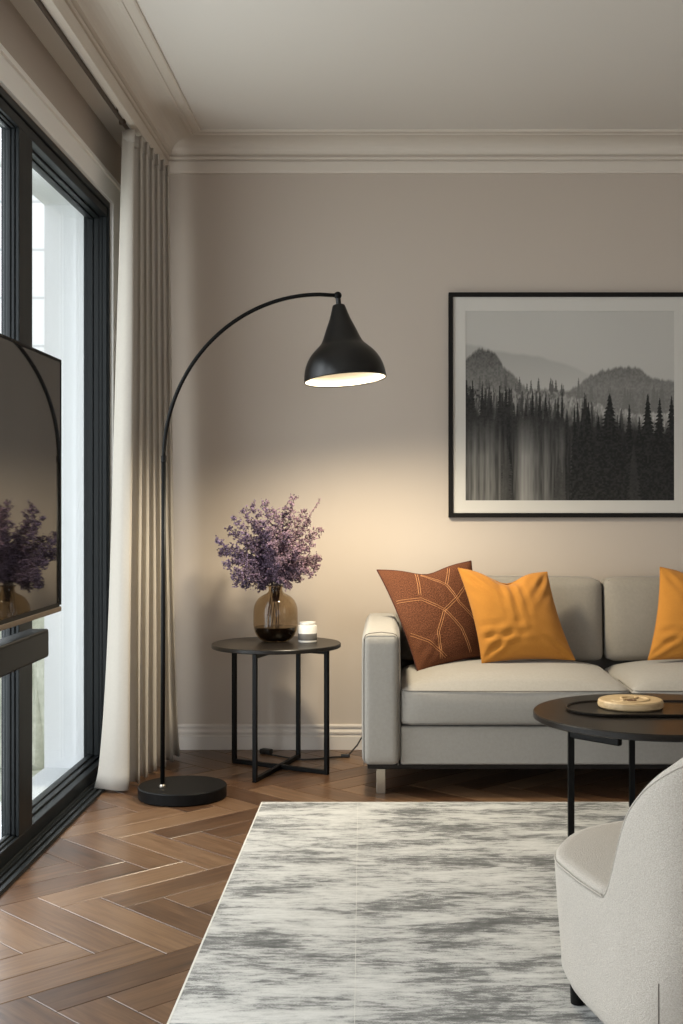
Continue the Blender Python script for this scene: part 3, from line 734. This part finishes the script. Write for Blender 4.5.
# ------------------------------------------------------------------ sofa
def cushion_mesh(a, b, r, crown=(0, 0), n=22, bulge=.0):
    """rounded box a..b; crown = extra height of top / front bulge"""
    a, b = Vector(a), Vector(b); c = (a+b)/2; h = (b-a)/2
    bm = bmesh.new(); bmesh.ops.create_cube(bm, size=2); bmesh.ops.subdivide_edges(bm, edges=bm.edges, cuts=n, use_grid_fill=True)
    for vtx in bm.verts:
        p = vtx.co.copy()
        u = [math.copysign(abs(t)**.75, t) if abs(t) < 1 else t for t in p]
        u = [t for t in p]
        q = Vector((u[0]*h.x, u[1]*h.y, u[2]*h.z))
        inner = Vector((max(-h.x+r, min(h.x-r, q.x)), max(-h.y+r, min(h.y-r, q.y)), max(-h.z+r, min(h.z-r, q.z))))
        d = q-inner
        if d.length > 1e-9: q = inner+d.normalized()*r if (abs(d.x)+abs(d.y)+abs(d.z)) > 0 else q
        fx = max(0, 1-p.x**4)**.8; fy = max(0, 1-p.y**4)**.8; fz = max(0, 1-p.z**2)
        if p.z > 0: q.z += crown[0]*fx*fy*p.z
        q.y -= crown[1]*fx*fz*(1 if p.y < 0 else -.3)*abs(p.y)
        q.x += bulge*p.x*fz*fy
        vtx.co = q+c
    return bm
sf = thing('sofa', 'light grey fabric sofa with dark piping against the back wall', 'sofa', (.95, 5.4, 0))
SF = 4.95
box('base', (.045, SF+.005, .120), (1.87, 5.72, .271), M['sofa'], sf, .010)
box('plinth_rail', (-.085, SF+.03, .098), (2.0, 5.76, .121), M['blackwood'], sf, .003)
for x0, x1 in ((-.106, .044), (1.857, 2.02)):
    o = bmobj('arm', cushion_mesh((x0, SF-.02, .119), (x1, 5.82, .640), .030, (.014, .010), 22, .004), M['sofa'], sf, True)
    xa = x0+.008; pts = []
    for (xx, zz) in ((x0+.004, .126), (x0+.003, .30), (x0+.003, .50), (x0+.004, .622), (x0+.010, .636), (x0+.024, .643), (x0+.08, .648), (x1-.024, .643), (x1-.010, .636), (x1-.004, .622), (x1-.003, .50), (x1-.003, .30), (x1-.004, .126)):
        pts.append((xx+(.004 if xx < (x0+x1)/2 else -.004), SF-.017+.004, zz-.004))
    tube('arm_piping', pts, .0016, M['piping'], o, 6)
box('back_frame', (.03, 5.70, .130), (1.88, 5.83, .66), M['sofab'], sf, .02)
SW = (1.857-.044)/2
for k in range(2):
    x0 = .044+k*SW+.003; x1 = x0+SW-.006
    o = bmobj('seat_cushion', cushion_mesh((x0, SF-.012, .275), (x1, 5.62, .424), .022, (.052, .012)), M['sofa'], sf, True)
    for zz in (.413, .284):
        tube('cushion_piping', [(x0+.003, SF+.3, zz), (x0+.004, SF+.012, zz), (x0+.012, SF-.004, zz), (x0+.03, SF-.011, zz), (x0+.2, SF-.0155, zz), ((x0+x1)/2, SF-.018, zz), (x1-.2, SF-.0155, zz), (x1-.03, SF-.011, zz), (x1-.012, SF-.004, zz), (x1-.004, SF+.012, zz), (x1-.003, SF+.3, zz)], .0018, M['piping'], o, 6)
    bm = cushion_mesh((x0+.002, 5.545, .452), (x1-.002, 5.70, .812), .030, (.010, .030))
    for vtx in bm.verts: vtx.co.y += (vtx.co.z-.45)*.10
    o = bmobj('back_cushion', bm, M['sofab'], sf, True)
    pts = []
    for (xx, zz) in ((x0+.009, .47), (x0+.006, .64), (x0+.009, .79), (x0+.022, .805), (x0+.06, .810), ((x0+x1)/2, .814), (x1-.06, .810), (x1-.022, .805), (x1-.009, .79), (x1-.006, .64), (x1-.009, .47)):
        pts.append((xx, 5.565+(zz-.45)*.10, zz))
    tube('back_piping', pts, .0024, M['piping'], o, 6)
for x in (-.05, 1.945):
    for y in (SF+.03, 5.70):
        box('leg', (x, y, 0), (x+.036, y+.05, .0985), M['steel'], sf, .002)

# ------------------------------------------------------------------ throw pillows
def pillow(name, corners, thick, material, pipem, label, seed, wr=1.0, dent=.05, group=None, stitch=None):
    TL, TR, BR, BL = corners; n = 44
    nrm = ((TR-BL).cross(TL-BR)).normalized()
    if nrm.y > 0: nrm = -nrm
    c = (TL+TR+BR+BL)/4; t = thing(name, label, 'pillow', c, group)
    r_ = random.Random(seed); ph = [r_.uniform(0, 6.28) for _ in range(12)]
    def P(u, v):
        pu = u*(1-.075*(1-v*v)*abs(u)**2); pv = v*(1-.06*(1-u*u)*abs(v)**2)
        if v > 0: pv -= dent*math.exp(-((u+.02)/.42)**2)*v**3
        a, b = (pu+1)/2, (pv+1)/2
        return BL*(1-a)*(1-b)+BR*a*(1-b)+TL*(1-a)*b+TR*a*b
    def th(u, v, side):
        e = max(0, (1-u*u))**.55*max(0, (1-v*v))**.55
        w = 0
        if side > 0 and wr:
            # creases running in from the corners and along the left edge
            for q, (cu, cv, ang, amp) in enumerate(((-1, -1, .7, .009), (-1, -.5, .1, .007), (1, 1, .8, .006), (-1, 1, -.8, .006), (0, .8, 1.5, .008), (1, -1, -.7, .005))):
                du, dv = u-cu, v-cv; s = -du*math.sin(ang)+dv*math.cos(ang); l = math.hypot(du, dv)
                w += amp*math.sin(s*26+ph[q])*math.exp(-(s/.28)**2)*math.exp(-(l/.85)**2)*min(1, l*5)
            w += .001*math.sin(u*9+v*7+ph[7])*math.sin(v*11-u*4+ph[8])
        if side > 0: w -= .30*thick*math.exp(-((u)/.32)**2)*max(0, v)**3*min(1.6, dent/.05)
        return thick*e+w*wr*min(1, e*2.2) if side > 0 else thick*.6*e
    vs, fs = [], []
    for side in (1, -1):
        for i in range(n+1):
            for k in range(n+1):
                u, v = math.sin((-1+2*i/n)*PI/2), math.sin((-1+2*k/n)*PI/2)
                vs.append(P(u, v)+nrm*(th(u, v, side)*side))
    m_ = (n+1)**2; uvl = []
    for s in (0, 1):
        for i in range(n):
            for k in range(n):
                a = s*m_+i*(n+1)+k; f = (a, a+n+1, a+n+2, a+1); fs.append(f if s == 0 else f[::-1])
    bm = bmesh.new(); bv = [bm.verts.new(v) for v in vs]; uvL = bm.loops.layers.uv.new('UVMap')
    idx = {b_: i_ for i_, b_ in enumerate(bv)}
    for f in fs:
        fc = bm.faces.new([bv[i] for i in f])
        for lp_ in fc.loops:
            q = idx[lp_.vert] % m_; lp_[uvL].uv = ((q//(n+1))/n, (q % (n+1))/n)
    bmesh.ops.remove_doubles(bm, verts=bm.verts, dist=1e-5)
    bmobj('cover', bm, material, t, True)
    ring_ = []
    for k in range(4*24):
        s = k//24; f = (k % 24)/24*2-1; f = math.sin(f*PI/2)
        u, v = ((f, -1), (1, f), (-f, 1), (-1, -f))[s]; ring_.append(P(u, v))
    tube('seam', ring_, .0028 if pipem is not M['orange'] else .002, pipem, t, 6, True)
    if stitch:
        V, Fc = [], []
        for line in stitch:
            for d_ in (-.011, .011):
                pts = []
                for a, b in zip(line[:-1], line[1:]):
                    for q in range(14):
                        f = q/14; uu = a[0]*(1-f)+b[0]*f; vv = a[1]*(1-f)+b[1]*f; tx_, ty_ = b[0]-a[0], b[1]-a[1]; l_ = math.hypot(tx_, ty_)
                        uu = (uu-ty_/l_*d_)*2-1; vv = (vv+tx_/l_*d_)*2-1
                        uu = max(-.97, min(.97, uu)); vv = max(-.97, min(.97, vv)); pts.append(P(uu, vv)+nrm*(th(uu, vv, 1)+.0003))
                v2, f2 = tube_data(pts, .0011, 5); o_ = len(V); V += v2; Fc += [tuple(x+o_ for x in f) for f in f2]
        pyd('stitching', V, Fc, M['thread'], t, True)
    return t
pillow('throw_pillow', (pt(377, 570, 5.42), pt(471, 561, 5.57), pt(492, 655, 5.50), pt(418, 673, 5.22)), .060, M['rust'], M['rustpipe'],
       'rust brown patterned pillow leaning on the left sofa arm', 3, .35, .13,
       stitch=[[(.36, .97), (.27, .66)], [(.02, .66), (.27, .64), (.48, .50), (.66, .60), (.85, .74), (.97, .80)], [(.48, .50), (.33, .30), (.30, .03)], [(.03, .34), (.2, .24), (.38, .04)],
               [(.48, .50), (.62, .30), (.70, .03)], [(.40, .95), (.60, .76), (.68, .55), (.86, .34), (.97, .16)], [(.72, .97), (.60, .76)]])
pillow('throw_pillow', (pt(458, 568, 5.36), pt(547, 572, 5.46), pt(575, 660, 5.36), pt(482, 663, 5.30)), .075, M['orange'], M['orange'],
       'mustard orange pillow overlapping the rust patterned pillow', 5, 1.25, .25)
pillow('throw_pillow', (pt(660, 567, 5.42), pt(752, 575, 5.46), pt(742, 664, 5.36), pt(648, 660, 5.34)), .070, M['orange'], M['orange'],
       'mustard orange pillow at the right edge, on the right seat cushion', 9, 1.0, .16)

# ------------------------------------------------------------------ rug
rg = thing('rug', 'large abstract white and grey rug on the wooden floor', 'rug', (.85, 3.3, 0))
RX0, RX1, RY0, RY1 = -.484, 2.35, 1.55, 4.805
o = box('pile', (RX0, RY0, .0005), (RX1, RY1, .009), M['rug'], rg, .003, 2)
bm = bmesh.new()
add_box(bm, (RX0-.003, RY0-.003, .0004), (RX0+.002, RY1+.003, .0094)); add_box(bm, (RX0, RY1-.002, .0004), (RX1, RY1+.003, .0094)); add_box(bm, (RX0, RY0-.003, .0004), (RX1, RY0+.002, .0094)); add_box(bm, (RX1-.002, RY0, .0004), (RX1+.003, RY1, .0094))
bmobj('edge_binding', bm, M['rugline'], rg)
bm = bmesh.new(); bar(bm, (-.119, RY1-.01, .0088), (-.058, RY0+.4, .0088), .0010, .0012); bar(bm, (RX0+.01, 4.05, .0088), (.9, 4.06, .0088), .0012, .0008)
bmobj('crease', bm, M['rugline'], rg)

# ------------------------------------------------------------------ coffee table
CC = Vector((.946, 4.40, 0)); CZ = .420; CR = .440
RZ = .009
ct = thing('coffee_table', 'round black coffee table standing on the rug before the sofa', 'table', CC)
lathe('tabletop', [(0, CZ-.024), (CR-.006, CZ-.024), (CR, CZ-.020), (CR, CZ-.004), (CR-.003, CZ), (0, CZ)], CC, M['blackwood'], ct, 128)
for dx, dy in ((-.332, -.15), (-.034, .33), (.332, .15), (.034, -.33)):
    p = CC+Vector((dx, dy, RZ)); bm = bmesh.new(); bar(bm, p, p+Vector((0, 0, CZ-.024-RZ)), .021, .021)
    o = bmobj('leg', bm, M['black'], ct); bevel(o, .0015, 2)
bm = bmesh.new(); bar(bm, CC+Vector((-.332, -.15, CZ-.0445)), CC+Vector((-.192, -.30, CZ-.0445)), .022, .034); o = bmobj('support_bar', bm, M['black'], ct); bevel(o, .006, 3)
for s in (1, -1):
    for (p, q) in (((-.332, -.15), (.332, .15)), ((-.034, .33), (.034, -.33))):
        pass
bm = bmesh.new(); bar(bm, CC+Vector((-.332, -.15, CZ-.033)), CC+Vector((.332, .15, CZ-.033)), .02, .017); bmobj('top_bar', bm, M['black'], ct)
bm = bmesh.new(); bar(bm, CC+Vector((-.034, .33, CZ-.033)), CC+Vector((.034, -.33, CZ-.033)), .02, .017); bmobj('top_bar', bm, M['black'], ct)

def stadium(cx_, cy_, hl, r, z, n=24, rot=0):
    out = []
    for k in range(n+1): a = PI/2+PI*k/n; out.append((cx_-hl+r*math.cos(a), cy_+r*math.sin(a)))
    for k in range(n+1): a = -PI/2+PI*k/n; out.append((cx_+hl+r*math.cos(a), cy_+r*math.sin(a)))
    return [Vector((x, y, z)) for x, y in out]
def ringed(name, loops, material, parent, smooth=False, caps=(True, True)):
    vs = [v for l in loops for v in l]; n = len(loops[0]); fs = []
    for i in range(len(loops)-1):
        for k in range(n): a = i*n+k; b = i*n+(k+1) % n; fs.append((a, b, b+n, a+n))
    if caps[0]: fs.append(tuple(range(n))[::-1])
    if caps[1]: fs.append(tuple((len(loops)-1)*n+k for k in range(n)))
    bm = bmesh.new(); bv = [bm.verts.new(v) for v in vs]
    for f in fs: bm.faces.new([bv[i] for i in f])
    return bmobj(name, bm, material, parent, smooth)
tx, ty = .925, 4.44
tr = thing('serving_tray', 'flat black oval tray lying on the coffee table', 'tray', (tx, ty, CZ))
L_ = [stadium(tx, ty, .145, r, CZ+z) for r, z in ((.150, .0005), (.156, .003), (.158, .010), (.155, .0115), (.151, .010), (.149, .005))]
ringed('tray_body', L_, M['blackwood'], tr)
WC = Vector(((630.5-CX)*4.475/F, 4.475, CZ+.0055))
wd = thing('wooden_disc', 'round pale wood carved box lying on the black tray', 'ornament', WC)
lathe('disc_body', [(0, 0), (.108, 0), (.1145, .005), (.1155, .013), (.1140, .024), (.109, .0285), (.098, .0295), (0, .0265)], WC, M['pale'], wd, 96)
# carved relief
sp = []
for k in range(40):
    a = -2.6+k*.155; rr = .088-.0016*k; sp.append(WC+Vector((rr*math.cos(a), rr*math.sin(a), .0275)))
tube('carved_ridge', sp, [.0055]*38+[.004, .002], M['pale'], wd, 8)
tube('carved_ridge', [WC+Vector((x, y, .0270)) for x, y in ((-.03, -.075), (-.038, -.04), (-.02, -.012), (.012, 0), (.03, .025), (.02, .06))], .006, M['pale'], wd, 8)
lathe('dark_knot', [(0, .0265), (.016, .0268), (.017, .0305), (.009, .0315), (.006, .0285), (0, .0285)], WC+Vector((-.002, -.034, 0)), mat('brown knot wood', (.16, .085, .04), .6), wd, 24)

# ------------------------------------------------------------------ armchair
ac = thing('armchair', 'cream boucle tub armchair seen from behind at the lower right', 'armchair', (.62, 2.85, .009))
def closed_spline(P, n):
    out = []; m_ = len(P)
    for i in range(m_):
        p0, p1, p2, p3 = P[(i-1) % m_], P[i], P[(i+1) % m_], P[(i+2) % m_]
        for s in range(n):
            u = s/n; out.append(Vector([.5*((2*p1[c])+(-p0[c]+p2[c])*u+(2*p0[c]-5*p1[c]+4*p2[c]-p3[c])*u*u+(-p0[c]+3*p1[c]-3*p2[c]+p3[c])*u**3) for c in (0, 1)]))
    return out
# plan outlines, counter-clockwise from the front left; same count in each
botP = [(.408, 2.95), (.401, 2.80), (.430, 2.645), (.462, 2.53), (.525, 2.445), (.64, 2.41), (.78, 2.45), (.90, 2.58), (.965, 2.78), (.95, 3.00), (.85, 3.16), (.68, 3.22), (.50, 3.13)]
topP = [(.384, 2.92), (.400, 2.76), (.443, 2.61), (.480, 2.49), (.545, 2.385), (.66, 2.345), (.81, 2.385), (.95, 2.53), (1.03, 2.76), (1.01, 3.00), (.89, 3.17), (.69, 3.22), (.48, 3.11)]
NS = 10; bo, to = closed_spline(botP, NS), closed_spline(topP, NS); n = len(bo)
hk = [.345, .345, .352, .562, .668, .715, .73, .73, .715, .66, .50, .350, .345]
def hs(i):
    m_ = len(hk); k = i//NS; u = (i % NS)/NS; p0, p1, p2, p3 = hk[(k-1) % m_], hk[k], hk[(k+1) % m_], hk[(k+2) % m_]
    return .5*((2*p1)+(-p0+p2)*u+(2*p0-5*p1+4*p2-p3)*u*u+(-p0+3*p1-3*p2+p3)*u**3)
Hh = [max(hs(i), .345) for i in range(n)]
cen = Vector((.70, 2.82)); rows = 20; loops = []
def offs(L2, d):
    out = []
    for i in range(len(L2)):
        t_ = (L2[(i+1) % len(L2)]-L2[i-1]).normalized(); nn = Vector((-t_.y, t_.x))  # inward for ccw
        if nn.dot(cen-L2[i]) < 0: nn = -nn
        out.append(L2[i]+nn*d)
    return out
zb = .060
for (ins, z) in ((.05, zb), (.02, zb+.003), (.007, zb+.012)):
    loops.append([Vector((p.x, p.y, z)) for p in offs(bo, ins)])
for j_ in range(rows+1):
    f = j_/rows; lp2 = []
    for i in range(n):
        z = (zb+.03)+(Hh[i]-.022-(zb+.03))*f
        e = min(1, max(0, (z-zb)/(.34-zb))); e = e*e*(3-2*e)*.55+e*.45
        p = bo[i].lerp(to[i], e)
        q = max(0, z-.34)/.4; out_ = (p-cen).normalized(); p = p+out_*(.030*q)
        lp2.append(Vector((p.x, p.y, z)))
    loops.append(lp2)
last = loops[-1]; l2 = [Vector((p.x, p.y)) for p in last]
seam_loop = None
for (ins, up) in ((.003, .010), (.012, .018), (.026, .022), (.045, .020), (.060, .010), (.068, -.006)):
    lo_ = offs(l2, ins); cur = []
    for i in range(n):
        k_ = min(1, (Hh[i]-.345)/.08)
        u_ = up if k_ > .5 else up*k_+(min(up, .018)+.004*(ins/.03) if up > 0 else .02)*(1-k_)
        cur.append(Vector((lo_[i].x, lo_[i].y, Hh[i]-.022+up*k_+min(up, .004)*(1-k_))))
    loops.append(cur)
    if abs(ins-.026) < 1e-6: seam_loop = cur
inner = offs(l2, .080); cur = []
for i in range(n): cur.append(Vector((inner[i].x, inner[i].y, min(Hh[i]-.035, .330))))
loops.append(cur)
o = ringed('shell', loops, M['boucle'], ac, True, (True, False))
# seam piping along the back's edge and round the seat front
sp1 = [seam_loop[i]+Vector((0, 0, .0005)) for i in range(n)]
e1 = []
for i in range(2*NS, 10*NS):
    p = loops[3+rows][i]; c2 = (Vector((p.x, p.y))-cen).normalized(); e1.append(Vector((p.x, p.y, p.z+.004))+Vector((c2.x, c2.y, 0))*-.001)
tube('back_piping', e1, .0022, M['boucle'], ac, 6)
e2 = []
for i in list(range(10*NS, n))+list(range(0, 2*NS+1)):
    p = loops[3+rows][i]; q_ = loops[3+rows][i]; e2.append(Vector((p.x, p.y, .334)))
tube('seat_piping', e2, .0020, M['boucle'], ac, 6)
# seat cushion: a domed disc inside the shell
def voffs(d0, d1, z):
    a_, b_ = offs(l2, d0), offs(l2, d1); out = []
    for i in range(n):
        k_ = min(1, max(0, (Hh[i]-.347)/.05)); q_ = a_[i].lerp(b_[i], k_); out.append(Vector((q_.x, q_.y, z)))
    return out
sl = [voffs(.020, .080, .322), voffs(.002, .079, .336), voffs(.003, .078, .342), voffs(.010, .080, .350)]
base_l = sl[-1]; cz = Vector((cen.x-.03, cen.y+.02, .392))
for f in (.06, .15, .28, .48, .7, .9):
    sl.append([b_.lerp(Vector((cz.x, cz.y, b_.z)), f)+Vector((0, 0, .018*(1-(1-f)**2.2))) for b_ in base_l])
ringed('seat', sl, M['boucle'], ac, True)
for (x, y) in ((.431, 2.872), (.56, 2.52), (.86, 2.62), (.80, 3.10)):
    bm = bmesh.new(); r_ = bmesh.ops.create_cone(bm, cap_ends=True, segments=24, radius1=.017, radius2=.020, depth=.068)
    for vtx in bm.verts: vtx.co += Vector((x, y, .0095+.034))
    o = bmobj('leg', bm, M['black'], ac); bevel(o, .002, 2)
# zip line at the lower back
zp = []
for j_ in range(3, 9):
    for i in range(3*NS, 6*NS):
        a, b = loops[j_][i], loops[j_][i+1]; fa, fb = a.x/a.y-.2139, b.x/b.y-.2139
        if fa <= 0 < fb: zp.append(a.lerp(b, -fa/(fb-fa))+Vector((0, -.0006, 0))); break
tube('back_zip', zp, .0012, M['piping'], ac, 6)

# ------------------------------------------------------------------ light
w = bpy.data.worlds.new('world'); bpy.context.scene.world = w; w.use_nodes = True
bg = w.node_tree.nodes['Background']; bg.inputs['Color'].default_value = (.93, .96, 1.0, 1); bg.inputs['Strength'].default_value = 2.0
def area(name, loc, rot, sx, sy, e, col):
    d = bpy.data.lights.new(name, 'AREA'); d.shape = 'RECTANGLE'; d.size = sx; d.size_y = sy; d.energy = e; d.color = col
    o = bpy.data.objects.new(name, d); COL.objects.link(o); o.location = loc; o.rotation_euler = rot; return o
area('rear_fill_light', (2.15, YR-.1, 1.42), (PI/2, 0, 0), 3.8, 2.2, 8, (1, .955, .925))  # added room fill from behind the camera, set in the invented rear opening
area('right_fill_light', (XR-.03, 1.6, 1.6), (0, PI/2, 0), 1.6, 2.2, 12, (1, .97, .95))  # added fill in front of the solid right wall, no window there
area('daylight_left_window', (-1.52, 3.0, 1.25), (0, -PI/2, 0), 2.3, 3.4, 112, (.92, .96, 1))
#
# ------------------------------------------------------------------ camera
cam = bpy.data.cameras.new('camera'); co = bpy.data.objects.new('camera', cam); COL.objects.link(co)
co.location = (0, 0, H); co.rotation_euler = (PI/2, 0, 0)
cam.sensor_fit = 'VERTICAL'; cam.sensor_height = 36; cam.lens = F/1024*36
cam.shift_x = (341.5-CX)/1024; cam.shift_y = (CY-512)/1024
cam.clip_start = .05
sc = bpy.context.scene; sc.camera = co
sc.view_settings.view_transform = 'Standard'; sc.view_settings.look = 'None'; sc.view_settings.gamma = 1; sc.view_settings.use_curve_mapping = False
sc.view_settings.exposure = 0
sc.cycles.use_denoising = True
sc.cycles.max_bounces = 10; sc.cycles.diffuse_bounces = 6; sc.cycles.transparent_max_bounces = 16; sc.cycles.sample_clamp_indirect = 4
